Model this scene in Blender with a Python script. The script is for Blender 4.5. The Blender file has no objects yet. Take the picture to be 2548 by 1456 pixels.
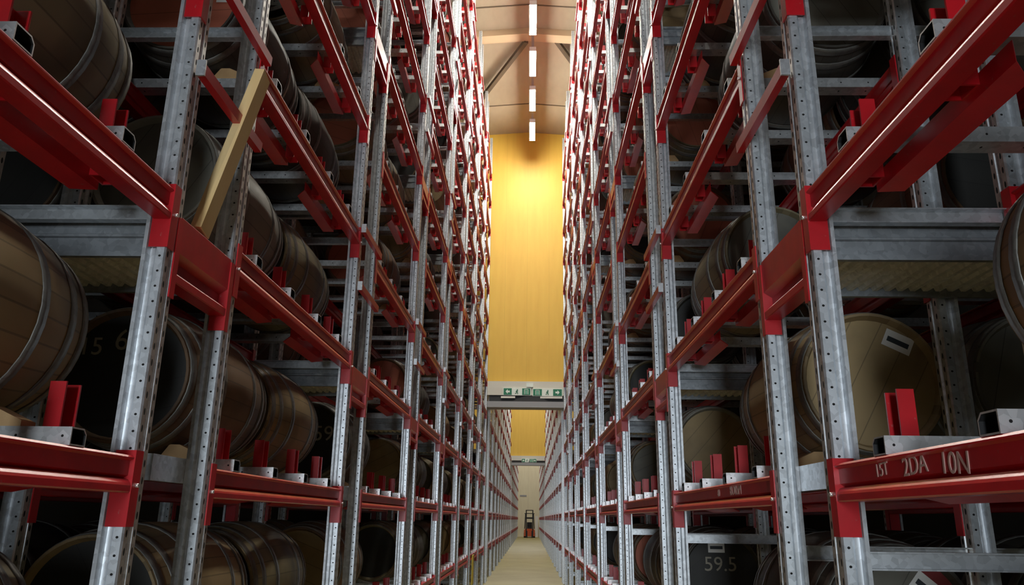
import bpy, bmesh, math, random
from mathutils import Vector, Matrix, Euler
random.seed(7)
C = bpy.context.scene.collection
H = 1.63                       # camera height above the floor
XL, XR = 1.160, 0.870          # aisle faces of the two racks, measured from the camera
A0, B0, PITCH = 2.275, 2.792, 2.57   # near / far upright of the first pair and the bay pitch
S = 0.85                       # level spacing
NB = 8                         # bays in the first hall (the first one is beside the camera)
NL = 13
ZW = 20.72                     # first dividing wall
CEIL = 11.1 + H
def A(k): return A0 + PITCH*k
def B(k): return B0 + PITCH*k
def lip(n): return 0.0854 + S*(n-1) + H     # height of the lower lip of a shelf beam
FOC = 1913.46
RV = Vector((0.99965936, 0.02252534, 0.01318204)); UV_ = Vector((-0.00627777, -0.28271925, 0.95918216)); FW = Vector((-0.02533273, 0.95893818, 0.28248153))
def px(p):
    v = Vector(p) - Vector((0, 0, H)); z = v.dot(FW)
    if z < 0.2: return None
    return (1274 + FOC*v.dot(RV)/z, 728 - FOC*v.dot(UV_)/z)
def seen(pts, mx=60, my=60):
    q = [px(p) for p in pts]; q = [a for a in q if a]
    if not q: return False
    xs = [a[0] for a in q]; ys = [a[1] for a in q]
    return max(xs) > -mx and min(xs) < 2548+mx and max(ys) > -my and min(ys) < 1456+my

# ------------------------------------------------------------------ materials
class NT:
    def __init__(s, name):
        s.m = bpy.data.materials.new(name); s.m.use_nodes = True
        s.t = s.m.node_tree; s.b = s.t.nodes['Principled BSDF']
    def n(s, typ, **kw):
        nd = s.t.nodes.new(typ)
        for k, v in kw.items(): setattr(nd, k, v)
        return nd
    def l(s, a, b): s.t.links.new(a, b)
    def math(s, op, a, b=None, c=None):
        nd = s.n('ShaderNodeMath', operation=op)
        for i, v in enumerate((a, b, c)):
            if v is None: continue
            if isinstance(v, (int, float)): nd.inputs[i].default_value = v
            else: s.l(v, nd.inputs[i])
        return nd.outputs[0]
    def mix(s, f, a, b):
        nd = s.n('ShaderNodeMix', data_type='RGBA')
        for i, v in ((0, f), (6, a), (7, b)):
            if isinstance(v, (int, float)): nd.inputs[i].default_value = v
            elif isinstance(v, tuple): nd.inputs[i].default_value = (*v, 1)
            else: s.l(v, nd.inputs[i])
        return nd.outputs[2]
    def noise(s, scale, vec=None, detail=3, stretch=None):
        nd = s.n('ShaderNodeTexNoise'); nd.inputs['Scale'].default_value = scale; nd.inputs['Detail'].default_value = detail
        if vec is None: vec = s.obj()
        if stretch:
            mp = s.n('ShaderNodeMapping'); mp.inputs['Scale'].default_value = stretch; s.l(vec, mp.inputs['Vector']); vec = mp.outputs[0]
        s.l(vec, nd.inputs['Vector']); return nd.outputs['Fac']
    def obj(s): 
        if not hasattr(s, '_tc'): s._tc = s.n('ShaderNodeTexCoord')
        return s._tc.outputs['Object']
    def uv(s):
        s.obj(); return s._tc.outputs['UV']
    def ramp(s, f, a, b):
        nd = s.n('ShaderNodeMapRange'); s.l(f, nd.inputs[0]); nd.inputs[1].default_value = a; nd.inputs[2].default_value = b; return nd.outputs[0]
    def out(s, col=None, rough=None, metal=None, bump=None, bstr=0.2):
        if col is not None:
            if isinstance(col, tuple): s.b.inputs['Base Color'].default_value = (*col, 1)
            else: s.l(col, s.b.inputs['Base Color'])
        if rough is not None:
            if isinstance(rough, (int, float)): s.b.inputs['Roughness'].default_value = rough
            else: s.l(rough, s.b.inputs['Roughness'])
        if metal is not None: s.b.inputs['Metallic'].default_value = metal
        if bump is not None:
            bp = s.n('ShaderNodeBump'); bp.inputs['Strength'].default_value = bstr; bp.inputs['Distance'].default_value = 0.01
            s.l(bump, bp.inputs['Height']); s.l(bp.outputs[0], s.b.inputs['Normal'])
        return s.m
def paint(name, c, rough=0.33, var=0.25):
    m = NT(name); f = m.noise(9, stretch=(1, 1, 1)); f2 = m.noise(70)
    col = m.mix(m.ramp(f, .35, .75), c, tuple(v*(1-var) for v in c))
    col = m.mix(m.math('MULTIPLY', m.ramp(f2, .66, .76), .35), col, (.35, .22, .2))
    return m.out(col, rough)
def galv(name, c, rough=0.38, metal=0.78, holes=None):
    m = NT(name)
    vo = m.n('ShaderNodeTexVoronoi'); vo.inputs['Scale'].default_value = 55; m.l(m.obj(), vo.inputs['Vector'])
    sp = m.n('ShaderNodeSeparateColor'); m.l(vo.outputs['Color'], sp.inputs[0])
    f = m.math('ADD', m.math('MULTIPLY', sp.outputs[0], .55), m.math('MULTIPLY', m.noise(6, stretch=(1, 1, .3)), .5))
    col = m.mix(f, tuple(v*.62 for v in c), tuple(min(1, v*1.15) for v in c))
    if holes:
        # holes: list of (u centre, half width, pitch, half height, phase); u runs over the face, v is metres along
        sx = m.n('ShaderNodeSeparateXYZ'); m.l(m.uv(), sx.inputs[0]); h = None
        for (uc, hu, p, hv, ph) in holes:
            du = m.math('DIVIDE', m.math('SUBTRACT', sx.outputs[0], uc), hu)
            fr = m.math('SUBTRACT', m.math('FRACT', m.math('ADD', m.math('DIVIDE', sx.outputs[1], p), ph)), .5)
            dv = m.math('DIVIDE', m.math('MULTIPLY', fr, p), hv)
            r = m.math('ADD', m.math('MULTIPLY', du, du), m.math('MULTIPLY', dv, dv))
            k = m.math('LESS_THAN', r, 1.0)
            h = k if h is None else m.math('MAXIMUM', h, k)
        col = m.mix(h, col, (.004, .004, .004))
        rg = m.math('ADD', m.math('MULTIPLY', h, .5), rough)
        mt = m.math('MULTIPLY', m.math('SUBTRACT', 1.0, h), metal); m.l(mt, m.b.inputs['Metallic'])
        return m.out(col, rg)
    return m.out(col, rough, metal)
def wood(name, c, c2, scale=6, stretch=(1, .08, 1), rough=.6):
    m = NT(name); f = m.noise(scale, stretch=stretch, detail=5)
    return m.out(m.mix(m.ramp(f, .3, .7), c, c2), rough, bump=f, bstr=.15)
def oak(name, c, c2, rough=.62):
    m = NT(name); sx = m.n('ShaderNodeSeparateXYZ'); m.l(m.uv(), sx.inputs[0])
    u = m.math('MULTIPLY', sx.outputs[0], 26.0)
    wn = m.n('ShaderNodeTexWhiteNoise', noise_dimensions='1D'); m.l(m.math('FLOOR', u), wn.inputs['W'])
    fr = m.math('FRACT', u); jn = m.math('MAXIMUM', m.math('LESS_THAN', fr, .05), m.math('GREATER_THAN', fr, .97))
    n = m.noise(5, detail=5, stretch=(1, .25, 1)); n2 = m.noise(2.2)
    f = m.math('ADD', m.math('MULTIPLY', wn.outputs[0], .45), m.math('MULTIPLY', n, .6))
    col = m.mix(f, c2, c)
    col = m.mix(m.ramp(n2, .52, .72), col, tuple(v*.45 for v in c2))
    col = m.mix(m.math('MULTIPLY', jn, .45), col, tuple(v*.25 for v in c2))
    return m.out(col, rough, bump=m.math('SUBTRACT', 1.0, jn), bstr=.35)
def head_mat(name, c, c2, rough=.6, stain=.4):
    m = NT(name); sx = m.n('ShaderNodeSeparateXYZ'); m.l(m.obj(), sx.inputs[0])
    u = m.math('MULTIPLY', m.math('ADD', sx.outputs[0], 5.0), 9.5)
    wn = m.n('ShaderNodeTexWhiteNoise', noise_dimensions='1D'); m.l(m.math('FLOOR', u), wn.inputs['W'])
    fr = m.math('FRACT', u); jn = m.math('LESS_THAN', fr, .035)
    n = m.noise(7, detail=6, stretch=(1, 1, .2)); n2 = m.noise(3.3, detail=4)
    f = m.math('ADD', m.math('MULTIPLY', wn.outputs[0], .3), m.math('MULTIPLY', n, .7))
    col = m.mix(f, c2, c)
    col = m.mix(m.math('MULTIPLY', m.ramp(n2, .5, .7), stain), col, tuple(v*.35 for v in c2))
    col = m.mix(m.math('MULTIPLY', jn, .6), col, tuple(v*.3 for v in c2))
    return m.out(col, rough)
def emit(name, c, st):
    m = NT(name); m.b.inputs['Base Color'].default_value = (.8, .8, .8, 1)
    m.b.inputs['Emission Color'].default_value = (*c, 1); m.b.inputs['Emission Strength'].default_value = st
    return m.m

M = {}
M['red'] = paint('red_paint', (.52, .006, .013), .31); M['red'].node_tree.nodes['Principled BSDF'].inputs['IOR'].default_value = 1.68
M['galv'] = galv('galvanised_steel', (.69, .72, .75))
M['slot'] = galv('galvanised_slotted_face', (.68, .68, .65), holes=[(.5, .20, .05, .011, 0)])
M['dots'] = galv('galvanised_dotted_face', (.70, .74, .78), holes=[(.5, .17, .05, .0036, .2)])
M['railm'] = galv('galvanised_rail', (.74, .76, .77), rough=.38, holes=[(.5, .075, .12, .0035, .3)])
M['deckm'] = galv('galvanised_deck', (.25, .27, .29), rough=.5, metal=.4)
M['ribm'] = galv('galvanised_ribs', (.68, .68, .62), rough=.5, metal=.15)
M['dark'] = NT('black_metal').out((.012, .012, .013), .45)
M['hoop'] = galv('hoop_steel', (.16, .155, .14), rough=.5, metal=.55)
M['pin'] = NT('zinc_pin').out((.8, .8, .78), .3, .7)
M['pine'] = wood('pine_timber', (.74, .56, .29), (.64, .44, .19), 8, (1, 1, .08))
M['chock'] = wood('chock_timber', (.52, .34, .16), (.36, .21, .09), 8)
M['oak_tan'] = oak('oak_tan', (.30, .215, .105), (.15, .10, .048))
M['oak_olive'] = oak('oak_olive', (.24, .20, .115), (.12, .10, .055))
M['oak_dark'] = oak('oak_dark', (.07, .062, .048), (.03, .027, .022))
M['oak_brown'] = oak('oak_brown', (.17, .095, .045), (.08, .045, .022))
M['oak_grey'] = oak('oak_grey', (.22, .205, .165), (.12, .11, .09))
M['head_tan'] = head_mat('head_tan', (.33, .235, .105), (.20, .135, .06))
M['head_black'] = head_mat('head_black', (.022, .021, .018), (.012, .012, .011))
M['head_red'] = head_mat('head_terracotta', (.44, .12, .065), (.30, .075, .04), stain=.25)
M['head_grey'] = head_mat('head_grey', (.17, .16, .125), (.07, .066, .055), stain=.6)
M['head_ring'] = NT('red_ring_paint').out((.16, .012, .012), .5)
M['paper'] = NT('label_paper').out((.62, .62, .60), .6)
M['ink'] = NT('label_ink').out((.015, .02, .025), .6)
M['chalk'] = NT('chalk_pink').out((.55, .36, .32), .9)
M['chalkw'] = NT('chalk_white').out((.30, .28, .23), .9)
M['lampw'] = NT('lamp_housing').out((.75, .75, .74), .4)
M['tube'] = emit('lamp_tube', (1.0, .965, .86), 63)
M['yellow'] = NT('yellow_board').out((.55, .42, .03), .5)
M['white'] = NT('white_panel').out((.72, .70, .64), .5)
M['cream'] = NT('cream_lintel').out((.60, .585, .52), .5)
M['green'] = NT('sign_green').out((.006, .17, .085), .4)
M['signw'] = NT('sign_white').out((.75, .82, .76), .4)
M['grey'] = NT('grey_steel').out((.28, .28, .29), .45, .3)
M['orange'] = NT('truck_orange').out((.55, .09, .02), .4)

def board_wall(name, c, c2, seam=1.2, off=0.0):
    m = NT(name); g = m.n('ShaderNodeNewGeometry'); sx = m.n('ShaderNodeSeparateXYZ'); m.l(g.outputs['Position'], sx.inputs[0])
    fr = m.math('FRACT', m.math('DIVIDE', m.math('ADD', sx.outputs[0], 50.0+off), seam))
    jn = m.math('LESS_THAN', fr, .012)
    n = m.noise(3.0, vec=g.outputs['Position'], detail=6, stretch=(2.5, 1, .35))
    col = m.mix(m.ramp(n, .3, .75), c, c2)
    col = m.mix(m.math('MULTIPLY', jn, .35), col, tuple(v*.5 for v in c2))
    return m.out(col, .55)
M['ywall'] = board_wall('yellow_timber_wall', (.71, .45, .065), (.66, .40, .055), .62, .35)
M['endwall'] = board_wall('pale_timber_wall', (.70, .64, .45), (.65, .58, .40), 1.25, .2)
M['ceil'] = board_wall('ceiling_timber', (.42, .35, .25), (.385, .32, .225), 30)
M['shadewall'] = NT('dark_depth_wall').out((.018, .018, .018), .8)  # near-black colour stands in for the darkness deep behind the racks
def floor_mat():
    m = NT('floor_epoxy'); n = m.noise(.9, detail=5); n2 = m.noise(14, detail=4)
    col = m.mix(m.ramp(n, .3, .7), (.27, .222, .075), (.22, .185, .068))
    col = m.mix(m.math('MULTIPLY', m.ramp(n2, .5, .72), .3), col, (.30, .25, .11))
    return m.out(col, m.math('ADD', m.math('MULTIPLY', n, .15), .48))
M['floor'] = floor_mat()

# ------------------------------------------------------------------ mesh helpers
class MB:
    def __init__(s, flip=False): s.v = []; s.f = []; s.mi = []; s.uv = []; s.mats = []; s.fl = flip; s.sm = []
    def mat(s, m):
        if m not in s.mats: s.mats.append(m)
        return s.mats.index(m)
    def face(s, idx, m, uv=None, smooth=False):
        idx = list(idx); uv = list(uv) if uv else [(0.0, 0.0)]*len(idx)
        if s.fl: idx.reverse(); uv.reverse()
        s.f.append(idx); s.mi.append(s.mat(m)); s.uv.append(uv); s.sm.append(smooth)
    def box(s, x0, x1, y0, y1, z0, z1, m, sx=1):
        if sx < 0: x0, x1 = -x1, -x0
        b = len(s.v)
        s.v += [(x, y, z) for z in (z0, z1) for y in (y0, y1) for x in (x0, x1)]
        for q in ((0, 2, 3, 1), (4, 5, 7, 6), (0, 1, 5, 4), (2, 6, 7, 3), (0, 4, 6, 2), (1, 3, 7, 5)):
            fl = s.fl; s.fl = False; s.face([b+i for i in q], m, [(0, 0), (0, 1), (1, 1), (1, 0)]); s.fl = fl
    def prism(s, pts, fn, t0, t1, m, caps=True, fm=None, hollow=None, smooth=False):
        # pts: closed outline (a, b); fn(a, b, t) -> xyz; fm: material per outline edge
        n = len(pts); b = len(s.v)
        s.v += [fn(a, c, t0) for a, c in pts] + [fn(a, c, t1) for a, c in pts]
        for i in range(n):
            j = (i+1) % n
            s.face([b+i, b+j, b+n+j, b+n+i], (fm[i] if fm else m), [(0, t0), (1, t0), (1, t1), (0, t1)], smooth)
        if caps:
            s.face([b+i for i in range(n)][::-1], m); s.face([b+n+i for i in range(n)], m)
    def tube(s, p, q, r, m, n=8):
        p, q = Vector(p), Vector(q); d = (q-p).normalized(); a = d.orthogonal().normalized(); c = d.cross(a); b = len(s.v)
        for o in (p, q):
            for i in range(n):
                t = 2*math.pi*i/n; s.v.append(tuple(o + a*r*math.cos(t) + c*r*math.sin(t)))
        for i in range(n):
            j = (i+1) % n; s.face([b+i, b+j, b+n+j, b+n+i], m, None, True)
        s.face([b+i for i in range(n)][::-1], m); s.face([b+n+i for i in range(n)], m)
    def bar(s, p, q, w, h, m):
        p, q = Vector(p), Vector(q); d = (q-p).normalized(); up = Vector((0, 0, 1)) if abs(d.z) < .95 else Vector((1, 0, 0))
        a = d.cross(up).normalized(); c = a.cross(d); b = len(s.v)
        for o in (p, q):
            for (i, j) in ((-1, -1), (1, -1), (1, 1), (-1, 1)): s.v.append(tuple(o + a*w*.5*i + c*h*.5*j))
        for i in range(4):
            j = (i+1) % 4; s.face([b+i, b+j, b+4+j, b+4+i], m)
        s.face([b+3, b+2, b+1, b], m); s.face([b+4, b+5, b+6, b+7], m)
    def add(s, o, off):
        b = len(s.v); s.v += [(x+off[0], y+off[1], z+off[2]) for x, y, z in o.v]
        mp = [s.mat(m) for m in o.mats]
        s.f += [[b+i for i in f] for f in o.f]; s.mi += [mp[i] for i in o.mi]; s.uv += o.uv; s.sm += o.sm
    def mesh(s, name, fix=True):
        me = bpy.data.meshes.new(name); me.from_pydata(s.v, [], s.f)
        for m in s.mats: me.materials.append(m)
        me.polygons.foreach_set('material_index', s.mi)
        me.polygons.foreach_set('use_smooth', s.sm)
        ul = me.uv_layers.new(name='UVMap'); flat = [c for f in s.uv for p in f for c in p]; ul.data.foreach_set('uv', flat)
        if fix:
            bm = bmesh.new(); bm.from_mesh(me); bmesh.ops.recalc_face_normals(bm, faces=bm.faces); bm.to_mesh(me); bm.free()
        me.update(); return me
def ob(name, me, loc=(0, 0, 0), parent=None, rot=(0, 0, 0)):
    o = bpy.data.objects.new(name, me); C.objects.link(o); o.location = loc; o.rotation_euler = rot
    if parent: o.parent = parent
    return o
def tag(o, label, cat, group=None, kind=None):
    o['label'] = label; o['category'] = cat
    if group: o['group'] = group
    if kind: o['kind'] = kind
    return o
def struct(name, mb):
    o = ob(name, mb.mesh(name)); o['kind'] = 'structure'; return o
def copy_tree(src, loc=None, rot=None, parent=None):
    c = src.copy(); C.objects.link(c)
    if parent: c.parent = parent
    if loc is not None: c.location = loc
    if rot is not None: c.rotation_euler = rot
    for ch in list(KIDS.get(src.name, ())):
        copy_tree(ch, parent=c)
    return c
KIDS = {}
def kid(name, me, parent, loc=(0, 0, 0), rot=(0, 0, 0)):
    o = ob(name, me, loc, parent, rot); KIDS.setdefault(parent.name, []).append(o); return o
def text_mesh(txt, size, m, name, depth=.0008):
    cu = bpy.data.curves.new(name, 'FONT'); cu.body = txt; cu.size = size; cu.extrude = depth; cu.resolution_u = 3
    o = bpy.data.objects.new(name, cu); C.objects.link(o)
    dg = bpy.context.evaluated_depsgraph_get(); me = bpy.data.meshes.new_from_object(o.evaluated_get(dg)); me.name = name
    bpy.data.objects.remove(o); me.materials.clear(); me.materials.append(m); return me
ORD = ['lowest', 'second', 'third', 'fourth', 'fifth', 'sixth', 'seventh', 'eighth', 'ninth', 'tenth', 'eleventh', 'twelfth', 'thirteenth']
NTH = ['nearest', 'second', 'third', 'fourth', 'fifth', 'sixth', 'seventh', 'eighth', 'ninth', 'tenth', 'eleventh', 'twelfth', 'thirteenth', 'fourteenth', 'fifteenth', 'sixteenth', 'seventeenth', 'eighteenth', 'nineteenth', 'twentieth', 'twenty-first', 'twenty-second', 'twenty-third', 'twenty-fourth', 'twenty-fifth', 'farthest']
SIDE = {-1: 'left', 1: 'right'}
def XF(s): return -XL if s < 0 else XR
ROW = 0.64                       # depth of one cask row
DEPTH = [0.0, ROW, 2*ROW]        # the three upright planes of a frame

# ------------------------------------------------------------------ the room
mb = MB(); mb.box(-6, 5.7, -8, 80, -.2, 0, M['floor']); struct('floor', mb)
XC = -.12
def gable(y0, y1, name):
    mb = MB(); sl = .075; w = 6.2
    pts = [(-w, -sl*w), (0, 0), (w, -sl*w), (w, .25), (-w, .25)]
    mb.prism(pts, lambda a, b, t: (XC+a, t, CEIL+b), y0, y1, M['ceil']); return struct(name, mb)
gable(-8, 77.6, 'ceiling')
mb = MB(); mb.box(-6.2, -6, -8, 77.4, 0, CEIL-.2, M['shadewall']); struct('wall_left', mb)
mb = MB(); mb.box(5.7, 5.9, -8, 77.4, 0, CEIL-.2, M['shadewall']); struct('wall_right', mb)
mb = MB(); mb.box(-6, 5.7, -8.2, -8, 0, CEIL-.2, M['shadewall']); struct('wall_back', mb)
def divider(name, y, top):
    mb = MB(); z0 = H+top
    mb.box(-6, 5.7, y, y+.3, z0, CEIL-.001, M['ywall'])
    mb.box(-6, -1.9, y, y+.3, 0, z0, M['shadewall']); mb.box(1.6, 5.7, y, y+.3, 0, z0, M['shadewall'])  # lower wall coloured black for the shade behind the racks
    struct(name, mb)
divider('wall_middle', ZW, 3.56)
divider('wall_far', 47.8, 3.69)
mb = MB(); mb.box(-6, 5.7, 77.2, 77.4, 0, CEIL-.3, M['endwall']); struct('wall_end', mb)
# seams and tie beam under the ceiling
def tbeam(name, y, h, w, m):
    mb = MB(); 
    pts = [(-6, -.075*6), (0, 0), (5.8, -.075*5.8), (5.8, -.075*5.8-h), (0, -h), (-6, -.075*6-h)]
    mb.prism(pts, lambda a, b, t: (XC+a, t, CEIL+b-.002), y-w/2, y+w/2, m); struct(name, mb)
M['tbeam'] = NT('tie_beam_timber').out((.52, .38, .24), .5)
M['tdark'] = NT('brace_steel').out((.10, .075, .05), .5)
tbeam('trim_1', 15.75, .16, .30, M['tbeam'])
tbeam('trim_2', 14.75, .012, .03, M['tdark'])
tbeam('trim_3', 19.05, .012, .03, M['tdark'])
tbeam('trim_4', 9.6, .16, .30, M['tbeam'])
for i, (p, q) in enumerate((((-.16, 15.9), (-1.9, 19.5)), ((.56, 15.9), (1.7, 18.2)))):
    mb = MB(); mb.bar((p[0], p[1], CEIL-.16), (q[0], q[1], CEIL-.24), .10, .10, M['tdark'])
    o = ob('roof_brace', mb.mesh('roof_brace')); tag(o, ('dark diagonal roof brace running to the left below the ceiling', 'dark diagonal roof brace running to the right below the ceiling')[i], 'brace', 'diagonal roof braces')

# lamps
YL = 10.3 + H; XLAMP = -.005
def lamp_me():
    a = MB(); a.box(-.075, .075, -.53, .53, .035, .075, M['lampw'])
    b = MB(); pts = [(-.07, .035), (-.062, .0), (-.03, -.03), (.03, -.03), (.062, 0), (.07, .035)]
    b.prism(pts, lambda x, z, t: (x, t, z), -.52, .52, M['tube'], caps=False)
    for e in (-1, 1): a.box(-.076, .076, min(.519*e, .535*e), max(.519*e, .535*e), -.034, .04, M['lampw'])
    w = MB(); w.tube((0, 0, .11), (0, 0, CEIL-YL-.004), .006, M['grey'], 6)
    return a.mesh('lamp_housing'), b.mesh('lamp_diffuser'), w.mesh('hanger')
lh, ld, lw = lamp_me()
LY = [19.13 - 1.65*i for i in range(12)]
proto = None
for i, y in enumerate(LY):
    if proto is None:
        o = bpy.data.objects.new('ceiling_lamp', None); C.objects.link(o); o.location = (XLAMP, y, YL)
        kid('housing', lh, o); kid('diffuser', ld, o); kid('hanger', lw, o); proto = o
    else: o = copy_tree(proto, (XLAMP, y, YL))
    tag(o, 'glowing strip lamp hanging above the aisle, %s in line from the yellow wall' % NTH[i], 'lamp', 'strip lamps above the aisle')
mb = MB(); mb.box(-.03, .03, 0, 19.7, .08, .11, M['grey']); o = ob('lighting_trunking', mb.mesh('lighting_trunking'), (XLAMP, 0, YL)); tag(o, 'long slim metal trunking carrying the strip lamps above the aisle', 'trunking')
def area(name, x, y, z, sx, sy, e):
    l = bpy.data.lights.new(name, 'AREA'); l.shape = 'RECTANGLE'; l.size = sx; l.size_y = sy; l.energy = e; l.color = (1, .965, .88)
    o = bpy.data.objects.new(name, l); C.objects.link(o); o.location = (x, y, z)
FARW = 400
dl = bpy.data.lights.new('daylight_door', 'AREA'); dl.shape = 'RECTANGLE'; dl.size = .9; dl.size_y = 2.6; dl.energy = 125; dl.color = (.84, .93, 1.0)
do = bpy.data.objects.new('daylight_door', dl); C.objects.link(do); do.location = (-.65, -7.6, 2.1); do.rotation_euler = (math.radians(92), 0, 0)
area('hall_two_lamps', -.1, 34.3, YL, .15, 24, FARW); area('hall_three_lamps', -.1, 62.5, YL, .15, 27, FARW)

# ------------------------------------------------------------------ rack frames
PH = CEIL - .42                   # upright height
def post_mb(s):
    mb = MB(flip=(s < 0))
    # plan outline (d, w): aisle face at d = 0, near edge w = 0
    P = [(0, .005), (0, .029), (.010, .034), (.010, .046), (0, .051), (0, .075), (.005, .080), (.030, .080), (.040, .068), (.054, .068), (.060, .088), (.072, .088), (.072, .06), (.066, .06), (.066, .02), (.072, .02), (.072, -.008), (.060, -.008), (.054, .012), (.040, .012), (.030, 0), (.005, 0)]
    n = len(P); fm = [M['galv']]*n
    fm[0] = M['slot']; fm[4] = M['slot']; fm[20] = M['dots']; fm[6] = M['dots']
    mb.prism(P, lambda a, b, t: (s*a, b, t), .008, PH, M['galv'], fm=fm); return mb
def foot_mb(s):
    mb = MB(flip=(s < 0)); mb.box(-.01, .10, -.03, .11, 0, .008, M['galv'], s); return mb
def brace_mb(s):
    mb = MB(flip=(s < 0)); a, b = .072, 2*ROW
    # lipped channel
    pts = [(.025, -.025), (.058, -.025), (.058, .025), (.025, .025), (.025, .021), (.054, .021), (.054, -.021), (.025, -.021)]
    mb.prism(pts, lambda y, z, t: (s*t, y, z), a, b, M['galv']); return mb
POST = {s: post_mb(s).mesh('post') for s in (-1, 1)}; FOOT = {s: foot_mb(s).mesh('foot_plate') for s in (-1, 1)}
BR = {s: brace_mb(s).mesh('horizontal_brace') for s in (-1, 1)}
def frame(s, y):
    o = bpy.data.objects.new('rack_frame', None); C.objects.link(o); o.location = (XF(s), y, 0)
    for d in DEPTH:
        p = kid('upright_post', POST[s], o, (s*d, 0, 0)); kid('foot_plate', FOOT[s], p)
    for k in range(-1, 9):
        z = H - .10 + 1.0425*k
        if s < 0 and k == 0: continue
        kid('horizontal_brace', BR[s], o, (0, 0, z))
    return o
for s in (-1, 1):
    pr = None; n = 0
    ys = []
    for k in range(NB): ys += [A(k)] + ([B(k)] if k < NB-1 else [])
    for i, y in enumerate(ys):
        if pr is None: o = frame(s, y); pr = o
        else: o = copy_tree(pr, (XF(s), y, 0))
        tag(o, 'tall galvanised perforated rack frame of the %s rack, %s frame from the camera' % (SIDE[s], NTH[i]), 'rack frame', 'upright frames of the %s rack' % SIDE[s])
# distant frames in the second and third halls
def slim(s):
    mb = MB(flip=(s < 0))
    for d in (0, ROW): mb.box(d, d+.07, 0, .08, 0, 8.6, M['galv'], s)
    for k in range(7): mb.box(.07, ROW, .02, .06, .5+1.2*k, .55+1.2*k, M['galv'], s)
    return mb
SL = {s: slim(s).mesh('rack_frame') for s in (-1, 1)}
FARY = [21.6 + PITCH*k + d for k in range(10) for d in (0, .52)] + [48.6 + PITCH*k + d for k in range(11) for d in (0, .52)]
FARY = [y for y in FARY if not 46.9 < y < 48.4]
for s in (-1, 1):
    i2 = i3 = 0
    for y in FARY:
        o = ob('rack_frame', SL[s], (XF(s), y, 0))
        if y < 47: h = 'hall behind the exit signs'; j = i2; i2 += 1
        else: h = 'farthest hall'; j = i3; i3 += 1
        tag(o, 'distant %s rack frame, %s, %s from its near end' % (SIDE[s], h, NTH[j]), 'rack frame', 'distant %s frames' % SIDE[s])

# ------------------------------------------------------------------ shelf beams
def beam_profile(mb, s, y0, y1, z):
    # (d, z) with the aisle side at small d; z measured from the bottom of the beam
    P = [(.050, 0), (.050, .106), (.004, .106), (-.001, .100), (-.001, .096), (.010, .091), (.010, .050), (.022, .042), (.008, .038), (.0, .028), (-.003, .021), (-.003, .004), (0, 0)]
    mb.prism(P, lambda a, b, t: (s*a, t, b+z), y0, y1, M['red'])
def beam_mb(s, L):
    mb = MB(flip=(s < 0)); beam_profile(mb, s, 0, L, 0); return mb
def conn_mb(s, far):
    # origin at the bay-side corner of the post; plate on the bay-side face and a leg on the aisle face
    mb = MB(flip=(s < 0)); g = 1 if far else -1
    z0, z1 = -.094, .122
    def bx(d0, d1, w0, w1):
        a, b = sorted((w0*g, w1*g)); mb.box(d0, d1, a, b, z0, z1, M['red'], s)
    bx(-.004, .056, -.0048, -.0003); bx(-.005, -.0005, -.0048, .040)
    return mb
def pin_mb(s): 
    mb = MB(flip=(s < 0)); mb.tube((s*-.005, 0, .022), (s*-.014, 0, .022), .006, M['pin'], 8); return mb
BL = PITCH - .517 - .08 - .010
BEAM = {s: beam_mb(s, BL).mesh('shelf_beam') for s in (-1, 1)}
CON = {(s, f): conn_mb(s, f).mesh('end_connector') for s in (-1, 1) for f in (0, 1)}
PIN = {s: pin_mb(s).mesh('locking_pin') for s in (-1, 1)}
BEAMS = {}
stuff = {k: MB() for k in ('beam', 'rail', 'stop', 'cask')}
FARCON = {}
for s in (-1, 1):
    t = MB(flip=(s < 0)); beam_profile(t, s, 0, BL, 0)
    for f in (0, 1):
        c = conn_mb(s, f); t.add(c, (0, BL+.005 if f else -.005, 0))
    FARCON[s] = t
def bay0(k): return B(k-1) + .08     # near end of the clear bay
def add_beam(s, k, n, r):
    y = bay0(k) + .005; z = lip(n) - .028
    loc = (XF(s) + s*DEPTH[r], y, z)
    key = (s, r, k < 2)
    if key not in BEAMS:
        o = ob('shelf_beam', BEAM[s], loc)
        for f in (0, 1):
            c = kid('end_connector', CON[(s, f)], o, (0, BL+.005 if f else -.005, 0))
            if k < 2 and r == 0: kid('locking_pin', PIN[s], c, (0, .02*(1 if f else -1), 0))
        BEAMS[key] = o
    else: o = copy_tree(BEAMS[key], loc)
    tag(o, ('red steel front shelf beam, %s rack, %s bay from the camera, %s level' if r == 0 else 'red steel inner shelf beam, %s rack, %s bay from the camera, %s level') % (SIDE[s], NTH[k], ORD[n]), 'shelf beam', 'red shelf beams of the %s rack' % SIDE[s])
    return o
def bay_pts(s, k, n, d=0): 
    x = XF(s)+s*d; z = lip(n); return [(x, bay0(k)+BL*t, z) for t in (0, .25, .5, .75, 1)]
beams = {}
for s in (-1, 1):
    for k in range(NB):
        for n in range(NL):
            if seen(bay_pts(s, k, n)): beams[(s, k, n)] = add_beam(s, k, n, 0)
            for r in (1, 2):
                if k < 3 and n < 5 + k and seen(bay_pts(s, k, n, DEPTH[r]), 0, 0): 
                    if r == 1: add_beam(s, k, n, r)
                    else: stuff['beam'].add(FARCON[s], (XF(s)+s*DEPTH[r], bay0(k)+.005, lip(n)-.028))
                elif k >= 3: stuff['beam'].add(FARCON[s], (XF(s)+s*DEPTH[r], bay0(k)+.005, lip(n)-.028))
    for y in FARY[1::2]:
        for n in range(9): stuff['beam'].add(FARCON[s], (XF(s), y+.085, lip(n)-.028))

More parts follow.
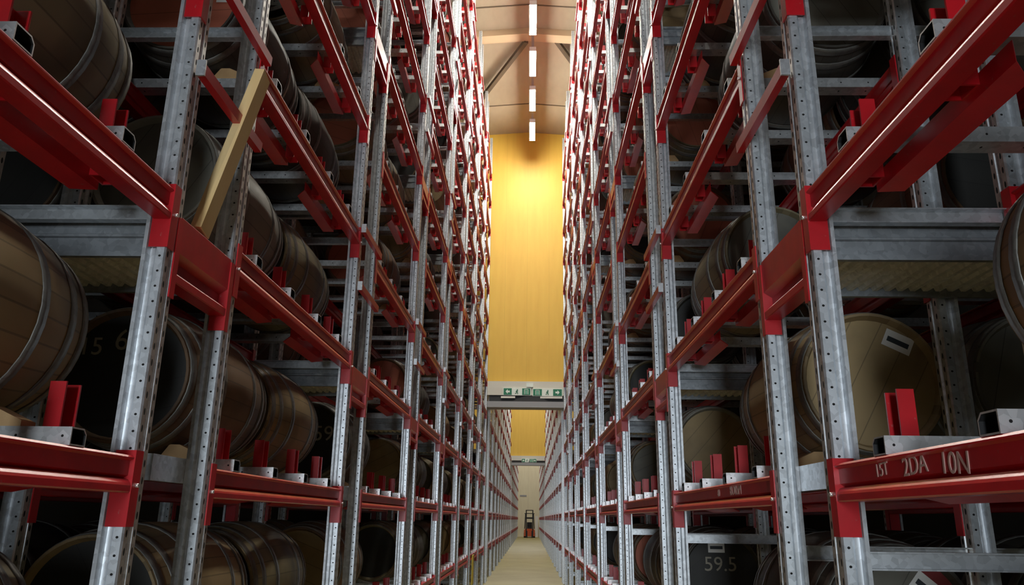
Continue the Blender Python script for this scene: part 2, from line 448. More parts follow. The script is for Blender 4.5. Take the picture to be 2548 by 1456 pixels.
# ------------------------------------------------------------------ cask rails and stops
RO = [.30, .78, 1.275, 1.755]    # rail centres measured from the far upright of the previous pair
def rail_mb(s):
    mb = MB(flip=(s < 0)); w = .035; h = .046
    out = [(-w, 0), (w, 0), (w, h-.014), (w-.014, h), (-w, h)]
    inn = [(-w+.004, .004), (w-.004, .004), (w-.004, h-.016), (w-.016, h-.004), (-w+.004, h-.004)]
    d0, d1 = .002, 2*ROW+.05
    fn = lambda a, b, t: (s*t, a, b)
    mb.prism(out, fn, d0, d1, M['railm'], caps=False); mb.prism(inn, fn, d0, d1, M['dark'], caps=False)  # inner faces coloured black for the shade inside the hollow rail
    b = len(mb.v)
    for t in (d0, d1):
        b = len(mb.v); mb.v += [fn(a, c, t) for a, c in out] + [fn(a, c, t) for a, c in inn]
        for i in range(5):
            j = (i+1) % 5; mb.face([b+i, b+j, b+5+j, b+5+i], M['railm'])
    return mb
RMB = {s: rail_mb(s) for s in (-1, 1)}; RAIL = {s: RMB[s].mesh('cask_rail', True) for s in (-1, 1)}
RTOP = .0782 + .046 + .0005     # rail top above the lip
def stop_bar_mb(s, L):
    mb = MB(flip=(s < 0))
    P = [(.1245, .034), (.1245, -.018), (.178, -.036), (.178, -.032), (.1285, -.014), (.1285, .034)]
    mb.prism(P, lambda a, b, t: (s*a, t + (a-.1245)*(-.9 if t > .1 else .9), b), 0, L, M['red']); return mb
def stop_plate_mb(s):
    mb = MB(flip=(s < 0)); a0 = .005; a1 = RTOP + .128
    P = [(.080, 0), (.084, 0), (.1242, 0), (.1242, .072), (.080, .072), (.080, .066), (.118, .066), (.118, .006), (.080, .006)]
    mb.prism(P, lambda a, b, t: (s*a, b, t), a0, a1, M['red']); return mb
BARL = .66
SB = {s: stop_bar_mb(s, BARL) for s in (-1, 1)}; SP = {s: stop_plate_mb(s) for s in (-1, 1)}
SBM = {s: SB[s].mesh('stop_bar') for s in (-1, 1)}; SPM = {s: SP[s].mesh('stop_plate') for s in (-1, 1)}
RP = ['near', 'second', 'third', 'far']
nrail = nstop = 0; cand = []
for s in (-1, 1):
    for k in range(NB):
        for n in range(NL):
            for i, ro in enumerate(RO):
                y = B(k-1)+ro; p = (XF(s), y, lip(n)+.1)
                if seen([p, (XF(s)+s*.6, y, p[2])]): cand.append((Vector(p).__sub__(Vector((0, 0, H))).length, s, k, n, i))
cand.sort()
SPROTO = {}
NEAR = 290
for c, (_, s, k, n, i) in enumerate(cand):
    y = B(k-1)+RO[i]; loc = (XF(s), y, lip(n)+.0787)
    if c < NEAR:
        o = ob('cask_rail', RAIL[s], loc)
        tag(o, 'galvanised cask rail of the %s rack, %s bay, %s level, %s one of four' % (SIDE[s], NTH[k], ORD[n], RP[i]), 'rail', 'galvanised cask rails on the %s rack' % SIDE[s])
    else: stuff['rail'].add(RMB[s], loc)
scand = []
for s in (-1, 1):
    for k in range(NB):
        for n in range(NL):
            for i in (0, 2):
                y = B(k-1)+RO[i]-.09; x = XF(s)+s*.1
                if seen([(x, y+t, lip(n)+h) for t in (0, .3, .66) for h in (-.05, .25)], 0, 0): scand.append(((Vector((x, y, lip(n)-H))).length, s, k, n, i))
scand.sort()
for c, (_, s, k, n, i) in enumerate(scand):
    loc = (XF(s), B(k-1)+RO[i]-.09, lip(n)); pl = (.125, .605)
    if i == 2 and k == 0 and s > 0 and n == 1: pl = (.605,)
    if c < 175:
        key = (s, len(pl))
        if key not in SPROTO:
            o = bpy.data.objects.new('cask_stop', None); C.objects.link(o); o.location = loc
            kid('stop_bar', SBM[s], o)
            for q in pl: kid('stop_plate', SPM[s], o, (0, q, 0))
            SPROTO[key] = o
        else: o = copy_tree(SPROTO[key], loc)
        tag(o, 'red cask stop with upright plates, %s rack, %s bay, %s level, %s half' % (SIDE[s], NTH[k], ORD[n], 'near' if i == 0 else 'far'), 'cask stop', 'red cask stops on the %s rack' % SIDE[s])
    else:
        stuff['stop'].add(SB[s], loc)
        for q in pl: stuff['stop'].add(SP[s], (loc[0], loc[1]+q, loc[2]))
for s in (-1, 1):
    for y in FARY[1::2]:
        for n in range(8):
            for ro in (.3, .8, 1.3, 1.8):
                b = len(stuff['rail'].v); stuff['rail'].box(XF(s)+s*.002 if s > 0 else XF(s)-.5, XF(s)+.5 if s > 0 else XF(s)-.002, y+ro-.035, y+ro+.035, lip(n)+.079, lip(n)+.125, M['railm'])

# ------------------------------------------------------------------ casks
RB, RH, CL = .305, .262, .90
def rad(t): return RB - (RB-RH)*(2*t)**2*(.85+.15*(2*t)**2)
def body_me(mat, seg=40, name='staves', rings=13, mb=None):
    mb = MB(); ts = [-.5+i/(rings-1) for i in range(rings)]
    for t in ts:
        for i in range(seg):
            a = 2*math.pi*i/seg; r = rad(t); mb.v.append((r*math.cos(a), t*CL, r*math.sin(a)))
    for j in range(rings-1):
        for i in range(seg):
            k = (i+1) % seg; mb.face([j*seg+i, (j+1)*seg+i, (j+1)*seg+k, j*seg+k], mat, [(i/seg, ts[j]), (i/seg, ts[j+1]), ((i+1)/seg, ts[j+1]), ((i+1)/seg, ts[j])], True)
    # chime: rim and inner bevel at both ends
    for e, t in ((-1, -.5), (1, .5)):
        b = len(mb.v); ro, ri = rad(t), rad(t)-.022
        for r, dy in ((ro, 0), (ri+.012, 0), (ri, -.028*e)):
            for i in range(seg):
                a = 2*math.pi*i/seg; mb.v.append((r*math.cos(a), t*CL+dy, r*math.sin(a)))
        for q in range(2):
            for i in range(seg):
                k = (i+1) % seg; mb.face([b+q*seg+i, b+q*seg+k, b+(q+1)*seg+k, b+(q+1)*seg+i][::e], mat, [(i/seg, t)]*4)
    return mb
def head_me(mat, seg=32, ring=None):
    mb = MB(); b = 0; mb.v.append((0, 0, 0)); r = RH-.021
    rr = [r] if not ring else [r-.045, r]
    for q in rr:
        for i in range(seg):
            a = 2*math.pi*i/seg; mb.v.append((q*math.cos(a), 0, q*math.sin(a)))
    for i in range(seg): mb.face([0, 1+i, 1+(i+1) % seg], mat)
    if ring:
        for i in range(seg): k = (i+1) % seg; mb.face([1+i, 1+seg+i, 1+seg+k, 1+k], ring)
    return mb.mesh('head', False)
def hoop_me(t, w=.034, seg=40):
    mb = MB(); h = w/2
    for q in (-h, h):
        for dr in (.0, .004):
            for i in range(seg):
                a = 2*math.pi*i/seg; r = rad(t+q/CL)+dr; mb.v.append((r*math.cos(a), t*CL+q, r*math.sin(a)))
    for i in range(seg):
        k = (i+1) % seg
        for a0, a1 in ((0, 1), (1, 3), (3, 2)): mb.face([a0*seg+i, a1*seg+i, a1*seg+k, a0*seg+k], M['hoop'], None, True)
    return mb.mesh('hoop')
BODY = {c: body_me(M['oak_'+c]).mesh('staves') for c in ('tan', 'olive', 'dark', 'brown', 'grey')}
HEAD = {c: head_me(M['head_'+c]) for c in ('tan', 'black', 'red', 'grey')}; HEAD['ring'] = head_me(M['head_grey'], ring=M['head_ring'])
HOOPS = [(t, hoop_me(t)) for t in (-.468, -.375, -.2, .2, .375, .468)]
lowseg = {c: body_me(M['oak_'+c], 14, rings=5) for c in ('tan', 'olive', 'dark', 'brown')}
for c in lowseg:
    mb = lowseg[c]; b = len(mb.v); mb.v += [(0, -.475*CL, 0)] + [((RH-.02)*math.cos(2*math.pi*i/14), -.475*CL, (RH-.02)*math.sin(2*math.pi*i/14)) for i in range(14)]
    for i in range(14): mb.face([b, b+1+(i+1) % 14, b+1+i], M['head_black' if c == 'dark' else 'head_red' if c == 'brown' else 'head_tan'])
def sticker_me():
    mb = MB(); mb.box(-.055, .055, -.001, 0, -.034, .034, M['paper'])
    mb.box(-.042, .042, -.0016, -.0008, -.012, .008, M['ink']); return mb.mesh('sticker')
STK = sticker_me()
ROWD = [.415, 1.055]
CPROTO = {}
DESC = {'tan': 'tan', 'black': 'black', 'red': 'terracotta', 'grey': 'weathered grey', 'ring': 'red-ringed'}
BD = {'tan': 'tan', 'olive': 'olive-brown', 'dark': 'dark', 'brown': 'brown', 'grey': 'grey'}
ncask = 0
def cask(s, k, n, y, r, bc, hc, extra='', rot=None, full=True, dd=0, slot=''):
    x = XF(s) + s*(ROWD[r]+dd); z = lip(n) + RTOP + RB - .0003
    rot = random.uniform(0, 6.28) if rot is None else rot
    key = (bc, hc, full)
    if key not in CPROTO:
        o = bpy.data.objects.new('cask', None); C.objects.link(o)
        kid('staves', BODY[bc], o); kid('head', HEAD[hc], o, (0, -.468*CL, 0), (0, 0, 0)); kid('head', HEAD[hc], o, (0, .468*CL, 0), (0, 0, math.pi))
        if full:
            for t, hm in HOOPS: kid('hoop', hm, o)
        CPROTO[key] = o
    else: o = copy_tree(CPROTO[key])
    o.location = (x, y, z); o.rotation_euler = (0, rot, 0)
    lab = '%s-headed %s oak cask%s, %s rack, %s bay, %s shelf, %s' % (DESC[hc], BD[bc], extra, SIDE[s], NTH[k], ORD[n], slot + (' front row' if r == 0 else ' inner row'))
    tag(o, lab, 'cask', 'casks lying in the %s rack' % SIDE[s]); return o
def mark(o, txt, size, x, z, m=None):
    # chalk number on the near head, kept upright whatever the roll of the cask
    a = -o.rotation_euler.y; me = text_mesh(txt, size, m or M['chalkw'], 'chalk_number')
    p = Vector((x*math.cos(a)+z*math.sin(a), -.468*CL-.002, -x*math.sin(a)+z*math.cos(a)))
    c = ob('chalk_number', me, p, o); c.rotation_euler = Euler((math.pi/2, 0, 0)); c.rotation_mode = 'QUATERNION'
    c.rotation_quaternion = (Matrix.Rotation(a, 3, 'Y') @ Matrix.Rotation(math.pi/2, 3, 'X')).to_quaternion()
    c['label'] = 'white chalk number on the cask head'; return c
def stick(o, x, z, tilt=0):
    a = -o.rotation_euler.y; p = Vector((x*math.cos(a)+z*math.sin(a), -.468*CL-.001, -x*math.sin(a)+z*math.cos(a)))
    c = ob('sticker', STK, p, o); c.rotation_euler = (0, a+tilt, 0); c['label'] = 'white sticker with a black bar'; return c
SLOT = {1: .545, 2: 1.515}
KN = {}  # (side, bay, level, slot) -> (body, head) or None
L_, R_ = -1, 1
KN.update({(L_, 0, 1, 1): None, (L_, 0, 1, 2): ('tan', 'tan'), (L_, 0, 2, 1): None, (L_, 0, 2, 2): ('olive', 'tan'), (L_, 1, 1, 1): ('brown', 'black'), (L_, 1, 1, 2): ('tan', 'tan'),
  (L_, 1, 2, 1): ('grey', 'grey'), (L_, 1, 2, 2): ('olive', 'grey'), (L_, 1, 3, 1): ('dark', 'red'), (L_, 1, 3, 2): ('dark', 'black'), (L_, 1, 4, 1): ('dark', 'black'), (L_, 2, 1, 1): ('dark', 'black'), (L_, 2, 1, 2): None,
  (L_, 2, 4, 1): ('olive', 'red'), (L_, 2, 4, 2): ('olive', 'red'), (L_, 3, 1, 1): ('tan', 'tan'), (L_, 1, 0, 1): ('tan', 'black'), (L_, 1, 0, 2): ('olive', 'black'), (L_, 2, 0, 1): ('brown', 'tan'), (L_, 2, 2, 1): None, (L_, 2, 2, 2): None, (L_, 2, 3, 1): None,
  (R_, 0, 1, 1): None, (R_, 0, 1, 2): None, (R_, 0, 2, 1): None, (R_, 0, 2, 2): None, (R_, 0, 0, 2): None, (R_, 1, 1, 1): ('tan', 'tan'), (R_, 1, 1, 2): None, (R_, 1, 2, 1): None, (R_, 1, 2, 2): ('olive', 'grey'),
  (R_, 1, 3, 1): ('dark', 'grey'), (R_, 1, 3, 2): None, (R_, 2, 1, 1): ('grey', 'tan'), (R_, 2, 1, 2): None, (R_, 2, 2, 1): ('dark', 'black'), (R_, 2, 3, 1): ('brown', 'red'), (R_, 2, 3, 2): None, (R_, 2, 4, 1): ('olive', 'red'), (R_, 2, 4, 2): ('tan', 'red'), (R_, 2, 0, 1): ('dark', 'black'), (R_, 2, 0, 2): ('dark', 'black'),
  (R_, 1, 0, 1): ('dark', 'ring'), (R_, 1, 0, 2): None, (R_, 3, 1, 1): ('tan', 'grey'), (R_, 3, 1, 2): None, (R_, 2, 5, 1): ('tan', 'tan')})
casks = {}
slots = []
for s in (-1, 1):
    for k in range(NB):
        for n in range(NL):
            for sl in (1, 2):
                for r in (0, 1):
                    y = B(k-1)+SLOT[sl]; x = XF(s)+s*ROWD[r]; z = lip(n)+.4
                    pts = [(x+a, y+b, z+c) for a in (-.25, .25) for b in (-.45, .45) for c in (-.25, .25)]
                    if seen(pts, 0, 0): slots.append(((Vector((x, y, z-H))).length + r*2.5, s, k, n, sl, r))
slots.sort(); nc = 0
for _, s, k, n, sl, r in slots:
    y = B(k-1)+SLOT[sl]
    kk = (s, k, n, sl)
    if r == 0 and kk in KN: v = KN[kk]
    elif r == 0: v = random.choice([('dark', 'black'), ('olive', 'black'), ('tan', 'tan'), ('brown', 'red'), ('dark', 'grey'), ('olive', 'grey')]) if random.random() < .72 else None
    else: v = ('grey', 'grey') if kk == (1, 1, 1, 1) else random.choice([('dark', 'black'), ('dark', 'grey'), ('olive', 'black'), ('brown', 'black')])
    if v is None: continue
    if nc < 230:
        nc += 1
        casks[(s, k, n, sl, r)] = cask(s, k, n, y, r, v[0], v[1], full=(k < 4), slot='near' if sl == 1 else 'far')
    else:
        stuff['cask'].add(lowseg[v[0] if v[0] in lowseg else 'olive'], (XF(s)+s*ROWD[r], y, lip(n)+RTOP+RB))
have = {(s, k, n, sl, r) for _, s, k, n, sl, r in slots}
for s in (-1, 1):
    for k in range(-2, NB):  # unseen bays overhead and behind the camera, filled to block lamp light
        for n in range(NL):
            if k < 3:
                if (s, k, n) not in beams: stuff['beam'].add(FARCON[s], (XF(s), bay0(k)+.005, lip(n)-.028))
            for sl in (1, 2):
                for r in (0, 1):
                    if (s, k, n, sl, r) in have or (s, k, n, sl) in KN or random.random() > .88: continue
                    stuff['cask'].add(lowseg[random.choice(('dark', 'olive', 'tan', 'dark'))], (XF(s)+s*ROWD[r], B(k-1)+SLOT[sl], lip(n)+RTOP+RB))
o = cask(1, 0, 1, 1.20, 0, 'tan', 'tan', full=True, slot='middle'); 
c = casks.get((-1, 1, 1, 1, 0))
if c: mark(c, '15', .10, -.20, .08); mark(c, '6', .12, -.06, .10); mark(c, '5', .10, .06, .12)
c = casks.get((-1, 1, 3, 1, 0))
if c: stick(c, .185, .05, math.pi/2)
c = casks.get((1, 1, 1, 1, 0))
if c: stick(c, .12, .155, .45)
c = casks.get((-1, 2, 1, 1, 0))
if c: stick(c, -.06, .16, -.25); mark(c, '59', .15, .03, .0)
c = casks.get((1, 2, 0, 1, 0))
if c: stick(c, -.03, .17); mark(c, '59.5', .13, -.12, .02); mark(c, '11', .12, -.08, -.15)
c = casks.get((1, 1, 0, 1, 0))
if c: stick(c, .11, .12, .7)
# wooden chocks
def chock_mb(L, h):
    mb = MB(); pts = [(0, 0), (.16, 0), (.16, .012), (.13, h), (.09, h), (0, .015)]
    mb.prism(pts, lambda a, b, t: (a, t, b), 0, L, M['chock']); return mb
CH = chock_mb(.06, .055).mesh('wooden_chock')
nch = 0
for (s, k, n, sl, r), c in list(casks.items()):
    if r == 0 and k < 4 and (n in (1, 2, 3, 4)) and (n in (1, 3) or random.random() < .7):
        for j in ((0,) if sl == 1 else (3,)):
            y = B(k-1)+RO[j]-.03; ob_ = ob('wooden_chock', CH, (XF(s)+s*.14, y+(.06 if s < 0 else 0), lip(n)+RTOP+.0006), None, (0, 0, 0 if s > 0 else math.pi))
            tag(ob_, 'wooden chock wedged against the %s cask, %s rack, %s bay, %s shelf' % ('near' if sl == 1 else 'far', SIDE[s], NTH[k], ORD[n]), 'wedge', 'wooden chocks on the cask rails')

# ------------------------------------------------------------------ walkways in the gaps between bays
GAP0, GAP1 = .08, .517
DK = [2, 5, 8, 11]
def deck_parts(s):
    f = MB(flip=(s < 0)); d0, d1 = .075, 2*ROW-.004
    w0, w1 = .100, .497
    P = [(0, 0), (0, .018), (.012, .018), (.012, .066), (.004, .070), (.004, .078), (.012, .082), (.012, .130), (0, .134), (0, .150), (.02, .150), (.02, 0)]
    f.prism(P, lambda a, b, t: (s*t, w0-.02+a, b), d0, d1, M['deckm'])
    g = MB(flip=(s < 0)); g.prism([(-a, b) for a, b in P], lambda a, b, t: (s*t, w1+.02+a, b), d0, d1, M['deckm'])
    p = MB(flip=(s < 0)); n = 26; pts = []
    for i in range(n):
        a = d0 + (d1-d0)*i/n; st = (d1-d0)/n
        pts += [(a, .02), (a+st*.35, .02), (a+st*.5, .034), (a+st*.85, .034)]
    pts += [(d1, .034), (d1, .045), (d0, .045)]
    p.prism(pts, lambda a, b, t: (s*a, t, b), w0+.001, w1-.001, M['ribm'])
    return f.mesh('edge_channel'), g.mesh('edge_channel'), p.mesh('deck_panel')
DKM = {s: deck_parts(s) for s in (-1, 1)}
def gapbeam_mb(s):
    mb = MB(flip=(s < 0))
    P = [(.055, 0), (.055, .228), (.004, .228), (.0, .224), (.0, .105), (.030, .085), (.030, .046), (.002, .034), (-.003, .028), (-.003, .004), (0, 0)]
    mb.prism(P, lambda a, b, t: (s*a, t, b), GAP0+.006, GAP1-.006, M['red']); return mb
def gapcon_mb(s, far):
    mb = MB(flip=(s < 0)); z0, z1 = -.055, .215
    w = GAP1 if far else GAP0; g = 1 if far else -1
    def bx(d0, d1, a, b):
        a, b = sorted((w+a*g, w+b*g)); mb.box(d0, d1, a, b, z0, z1, M['red'], s)
    bx(-.004, .056, -.0055, -.0003); bx(-.005, -.0005, -.0055, .028); return mb
GB = {s: gapbeam_mb(s).mesh('walkway_beam') for s in (-1, 1)}; GC = {(s, f): gapcon_mb(s, f).mesh('end_connector') for s in (-1, 1) for f in (0, 1)}
def guard_mb(s):
    mb = MB(flip=(s < 0)); P = [(-.034, -.026), (-.006, -.026), (-.006, .026), (-.026, .026), (-.036, .016)]
    mb.prism(P, lambda a, b, t: (s*a, t, b), .02, .60, M['red']); return mb
def gcap_mb(s):
    mb = MB(flip=(s < 0)); mb.box(-.037, -.0055, .012, .0195, -.03, .03, M['galv'], s); return mb
GR = {s: guard_mb(s).mesh('guard_rail') for s in (-1, 1)}; GCAP = {s: gcap_mb(s).mesh('end_cap') for s in (-1, 1)}
PR = {}
def tie_mb(s):
    mb = MB(flip=(s < 0)); mb.box(.0725, .10, .26, .59, 0, .085, M['galv'], s); return mb
TIE = {s: tie_mb(s).mesh('tie_channel') for s in (-1, 1)}
for s in (-1, 1):
    for k in range(NB-1):
        y = A(k); x = XF(s)
        for q, n in enumerate(DK):
            z = lip(n)
            if seen([(x, y+.1, z), (x, y+.5, z), (x+s*.7, y+.1, z)]):
                key = ('deck', s)
                if key not in PR:
                    o = bpy.data.objects.new('walkway_deck', None); C.objects.link(o)
                    kid('edge_channel', DKM[s][0], o); kid('edge_channel', DKM[s][1], o); kid('deck_panel', DKM[s][2], o); PR[key] = o
                else: o = copy_tree(PR[key])
                o.location = (x, y, z-.125)
                tag(o, 'grey ribbed walkway deck between uprights, %s rack, %s gap from the camera, %s walkway' % (SIDE[s], NTH[k], ORD[q]), 'walkway', 'walkway decks')
                key = ('gb', s)
                if key not in PR:
                    o = ob('walkway_beam', GB[s]); kid('end_connector', GC[(s, 0)], o); kid('end_connector', GC[(s, 1)], o); PR[key] = o
                else: o = copy_tree(PR[key])
                o.location = (x, y, z-.215)
                tag(o, 'short deep red walkway beam between uprights, %s rack, %s gap, %s walkway' % (SIDE[s], NTH[k], ORD[q]), 'walkway beam', 'short red walkway beams')
            for hgt, nm in ((.537, 'lower'), (.945, 'upper')):
                if seen([(x, y+.02, z+hgt), (x, y+.6, z+hgt)]):
                    key = ('gr', s)
                    if key not in PR:
                        o = ob('guard_rail', GR[s]); kid('end_cap', GCAP[s], o); PR[key] = o
                    else: o = copy_tree(PR[key])
                    o.location = (x, y, z+hgt)
                    tag(o, 'short red %s guard rail across the gap, %s rack, %s gap, %s walkway' % (nm, SIDE[s], NTH[k], ORD[q]), 'guard rail', 'red guard rails of the walkways')
        if k < 2:
            o = ob('tie_channel', TIE[s], (x, y, lip(1)+.02)); tag(o, 'galvanised tie channel between uprights, %s rack, %s gap from the camera' % (SIDE[s], NTH[k]), 'channel', 'galvanised tie channels')
# leaning plank in the first gap on the left
mb = MB(); mb.bar((-1.185, 2.545, lip(2)+.03), (-1.105, 2.742, H+1.725), .075, .04, M['pine'])
o = ob('timber_plank', mb.mesh('timber_plank')); tag(o, 'pale pine plank leaning on an upright behind the red guard rail', 'plank')
# yellow board low on the left rack
mb = MB(); mb.box(-.02, .0, 0, .34, 0, .55, M['yellow']); o = ob('yellow_board', mb.mesh('yellow_board'), (-XL+.0232, 16.2, H-1.26)); tag(o, 'narrow yellow board fixed low on the left rack near the far end', 'board')

# chalk writing on the right-hand beams
def chalk(beam, txt, size, y, z, m, tilt=0):
    me = text_mesh(txt, size, m, 'chalk_writing')
    c = ob('chalk_writing', me, (0, 0, 0), beam); c.location = (.0092, y, z)
    c.rotation_euler = Euler((math.pi/2, tilt, 0)); 
    c.rotation_mode = 'QUATERNION'; c.rotation_quaternion = (Matrix.Rotation(-math.pi/2, 3, 'Z') @ Matrix.Rotation(math.pi/2, 3, 'X') @ Matrix.Rotation(tilt, 3, 'Z')).to_quaternion()
    c['label'] = 'pink chalk writing on the beam'
b = beams.get((1, 0, 1))
if b:
    chalk(b, '15T', .046, 2.035-.312, .056, M['chalk'], .06); chalk(b, '2DA', .062, 1.885-.312, .050, M['chalk'], .05); chalk(b, '10N', .066, 1.715-.312, .048, M['chalk'], -.06)
b = beams.get((1, 1, 1))
if b:
    chalk(b, '60', .046, 3.75-2.877, .056, M['chalk']); chalk(b, 'BD05M', .062, 3.52-2.877, .055, M['chalk'])

# ------------------------------------------------------------------ stuff: too deep or far to tell apart, plus unseen bays added for shade
for key, nm, lab, cat in (('beam', 'distant_and_unseen_beams', 'red shelf beams deep inside the racks, in the halls beyond and in unseen bays', 'shelf beams'), ('rail', 'distant_cask_rails', 'small pale rail ends above the beams of the far bays', 'rails'),
                      ('stop', 'distant_cask_stops', 'small red cask stops in the far bays', 'cask stops'), ('cask', 'distant_and_unseen_casks', 'casks in the far and high bays, and in unseen bays shading the racks', 'casks')):
    if stuff[key].v:
        o = ob(nm, stuff[key].mesh(nm, False)); tag(o, lab, cat, None, 'stuff')

# ------------------------------------------------------------------ door heads with exit signs
def lintel(y, top, bot, full, idx):
    w0, w1 = -1.18, .90
    o = bpy.data.objects.new('door_head', None); C.objects.link(o); o.location = (0, y, H)
    p = MB(); p.box(w0, w1, -.16, -.02, bot+.30*(top-bot)+.12, top, M['cream']); kid('fascia_board', p.mesh('fascia_board'), o)
    p = MB(); p.box(w0+.06, w1-.02, -.10, -.02, bot+.16, bot+.30*(top-bot)+.118, M['dark']); kid('shutter_slot', p.mesh('shutter_slot'), o)
    p = MB(); p.box(w0, w1, -.20, .28, bot, bot+.158, M['grey']); kid('lintel_box', p.mesh('lintel_box'), o)
    if full:
        p = MB(); n = 14; pts = [(-.62+1.0*i/n, .158+.16*math.sin(math.pi*i/n)) for i in range(n+1)]
        p.prism(pts, lambda a, b, t: (a+.12, t, bot+b), -.19, -.105, M['dark']); kid('rubber_hood', p.mesh('rubber_hood'), o)
        for a, b in ((-.80, -.42), (.25, .84)):
            p = MB(); p.box(a, b, -.205, -.165, 3.10, 3.15, M['white']); kid('sign_bracket', p.mesh('sign_bracket'), o)
    return o
o = lintel(ZW, 3.56, 2.855, True, 0); tag(o, 'grey and cream door head above the aisle carrying two green exit signs', 'door head')
o = lintel(47.8, 3.69, 3.12, False, 1); tag(o, 'distant cream door head with small green signs above the aisle', 'door head')
def pict(mb, kind, x, z, h, y):
    m = M['signw']
    if kind == 'left' or kind == 'right':
        g = -1 if kind == 'left' else 1; w = h*.62
        mb.prism([(x+g*w/2, z), (x, z+h*.36), (x, z+h*.13), (x-g*w/2, z+h*.13), (x-g*w/2, z-h*.13), (x, z-h*.13), (x, z-h*.36)], lambda a, b, t: (a, t, b), y-.004, y, m)
    elif kind == 'man':
        mb.tube((x+.01, y-.002, z+h*.27), (x+.01, y-.006, z+h*.27), h*.09, m, 10)
        for p, q, w in (((0, .16), (-.03, -.08), .16), ((-.03, -.08), (.12, -.18), .1), ((.12, -.18), (.10, -.40), .09), ((-.03, -.08), (-.10, -.24), .1), ((-.10, -.24), (-.28, -.30), .08), ((0, .14), (.18, .06), .07), ((0, .14), (-.16, .02), .07), ((-.16, .02), (-.2, -.08), .06)):
            mb.bar((x+p[0]*h, y-.003, z+p[1]*h), (x+q[0]*h, y-.003, z+q[1]*h), .004, w*h, m)
    elif kind == 'door':
        w = h*.30; t = h*.07
        mb.box(x-w, x+w, y-.004, y, z+h*.36-t, z+h*.36, m); mb.box(x-w, x-w+t, y-.004, y, z-h*.38, z+h*.36, m); mb.box(x+w-t, x+w, y-.004, y, z-h*.38, z+h*.36, m)
        mb.box(x-w*.55, x+w*.55, y-.004, y, z-h*.38, z+h*.22, M['signmid'])
M['signmid'] = NT('sign_mid_green').out((.16, .42, .30), .4)
def sign(x0, x1, z0, z1, y, kinds, label, bw):
    o = bpy.data.objects.new('exit_sign', None); C.objects.link(o); o.location = (0, y, H)
    p = MB(); p.box(x0, x1, -.04, 0, z0, z1, M['signw']); kid('sign_case', p.mesh('sign_case'), o)
    n = len(kinds); w = (x1-x0)/n; h = z1-z0
    for i, kd in enumerate(kinds):
        xc = x0+w*(i+.5)
        q = MB()
        if kd != 'man': 
            q.box(xc-w*.44, xc+w*.44, -.046, -.041, z0+h*.06, z1-h*.06, M['green'])
            g = kid('sign_panel', q.mesh('sign_panel'), o); g['label'] = 'green sign field'
            r = MB(); pict(r, kd, xc, (z0+z1)/2, h*.9, -.0465); g2 = ob('pictogram', r.mesh('pictogram'), (0, 0, 0), g); g2['label'] = 'white %s pictogram' % {'left': 'left arrow', 'right': 'right arrow', 'door': 'doorway'}[kd]
        else:
            M['green2'] = M['green']; r = MB(); sv = M['signw']; M['signw'] = M['green']; pict(r, kd, xc, (z0+z1)/2, h*.9, -.0415); M['signw'] = sv
            g2 = kid('pictogram', r.mesh('pictogram'), o); g2['label'] = 'green running figure pictogram'
    return tag(o, label, 'exit sign', 'green exit signs')
sign(-.745, .0, 3.175, 3.375, ZW-.165, ['left', 'man', 'door'], 'green exit sign with a left arrow above the aisle opening', 0)
sign(.045, .845, 3.16, 3.36, ZW-.165, ['door', 'man', 'right'], 'green exit sign with a right arrow above the aisle opening', 0)
sign(-.53, -.10, 3.30, 3.52, 47.8-.165, ['left', 'man'], 'tiny distant green exit sign on the far door head, left one', 0)
sign(-.06, .37, 3.30, 3.52, 47.8-.165, ['door', 'right'], 'tiny distant green exit sign on the far door head, right one', 0)
mb = MB(); mb.box(-.12, .06, -.06, 0, 0, .10, M['tube2'] if 'tube2' in M else M['signw']); o = ob('emergency_lamp', mb.mesh('emergency_lamp'), (0, ZW-.16, H+3.40)); tag(o, 'small pale emergency lamp above the green exit signs', 'lamp')

# ------------------------------------------------------------------ far end: forklift, panel, plaque
o = bpy.data.objects.new('forklift_truck', None); C.objects.link(o); o.location = (-.05, 74, 0); tag(o, 'orange and black forklift truck parked at the far end of the aisle', 'forklift')
def part(name, fn):
    mb = MB(); fn(mb); return kid(name, mb.mesh(name), o)
part('chassis', lambda m: (m.prism([(-.5, .12), (.5, .12), (.5, .62), (.38, .78), (-.38, .78), (-.5, .62)], lambda a, b, t: (a, t, b), .0, 1.7, M['orange'])))
part('seat', lambda m: (m.box(-.24, .24, .7, 1.15, .781, .92, M['dark']), m.box(-.24, .24, 1.1, 1.25, .921, 1.35, M['dark'])))
part('overhead_guard', lambda m: ([m.tube((x, y, .78), (x*.85, y*.6+.35, 2.12), .035, M['dark']) for x in (-.44, .44) for y in (.1, 1.5)], m.box(-.46, .46, .3, 1.35, 2.10, 2.16, M['dark'])))
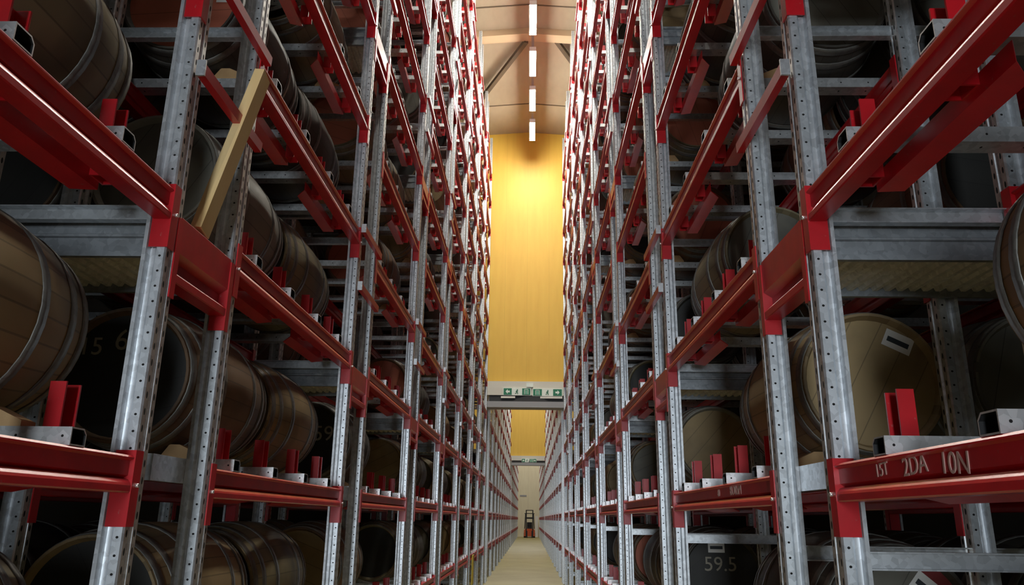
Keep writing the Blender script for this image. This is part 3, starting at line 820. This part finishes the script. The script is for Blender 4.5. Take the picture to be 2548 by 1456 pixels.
part('mast', lambda m: ([m.box(x-.05, x+.05, -.22, -.10, .05, 2.45, M['dark']) for x in (-.30, .30)], m.box(-.30, .30, -.2, -.12, 2.38, 2.45, M['dark']), m.box(-.40, .40, -.23, -.10, 1.65, 1.80, M['dark'])))
part('fork', lambda m: (m.box(-.30, -.18, -1.1, -.24, .05, .09, M['dark']), m.box(-.30, -.18, -.28, -.22, .05, .6, M['dark'])))
part('fork', lambda m: (m.box(.18, .30, -1.1, -.24, .05, .09, M['dark']), m.box(.18, .30, -.28, -.22, .05, .6, M['dark'])))
for x in (-.43, .43):
    for y, r in ((.25, .22), (1.4, .20)):
        part('wheel', lambda m: m.tube((x-.09, y, r), (x+.09, y, r), r, M['dark'], 16))
mb = MB(); mb.box(.50, .76, 0, .06, 0, 1.92, M['white']); ob_ = ob('white_panel', mb.mesh('white_panel'), (0, 76.6, 0)); tag(ob_, 'narrow white panel standing beside the distant forklift truck', 'panel')
mb = MB(); mb.box(-1.0, -.35, -.02, 0, 2.09+H, 2.24+H, M['grey']); ob_ = ob('wall_plaque', mb.mesh('wall_plaque'), (0, 77.2, 0)); tag(ob_, 'small grey plaque on the pale end wall of the aisle', 'plaque')

# ------------------------------------------------------------------ camera and view
cam = bpy.data.cameras.new('camera'); cam.sensor_width = 36; cam.lens = FOC/2548*36; cam.clip_end = 200; cam.clip_start = .05
co = bpy.data.objects.new('camera', cam); C.objects.link(co)
R3 = Matrix((RV, UV_, -FW)).transposed()
co.matrix_world = Matrix.Translation((0, 0, H)) @ R3.to_4x4()
sc = bpy.context.scene; sc.camera = co
w = bpy.data.worlds.new('world'); sc.world = w; w.use_nodes = True; w.node_tree.nodes['Background'].inputs[0].default_value = (0, 0, 0, 1)
vs = sc.view_settings; vs.view_transform = 'Standard'; vs.look = 'None'; vs.gamma = 1; vs.use_curve_mapping = False; vs.exposure = 2.0
sc.cycles.diffuse_bounces = 4; sc.cycles.glossy_bounces = 3; sc.cycles.max_bounces = 6; sc.cycles.sample_clamp_indirect = 6
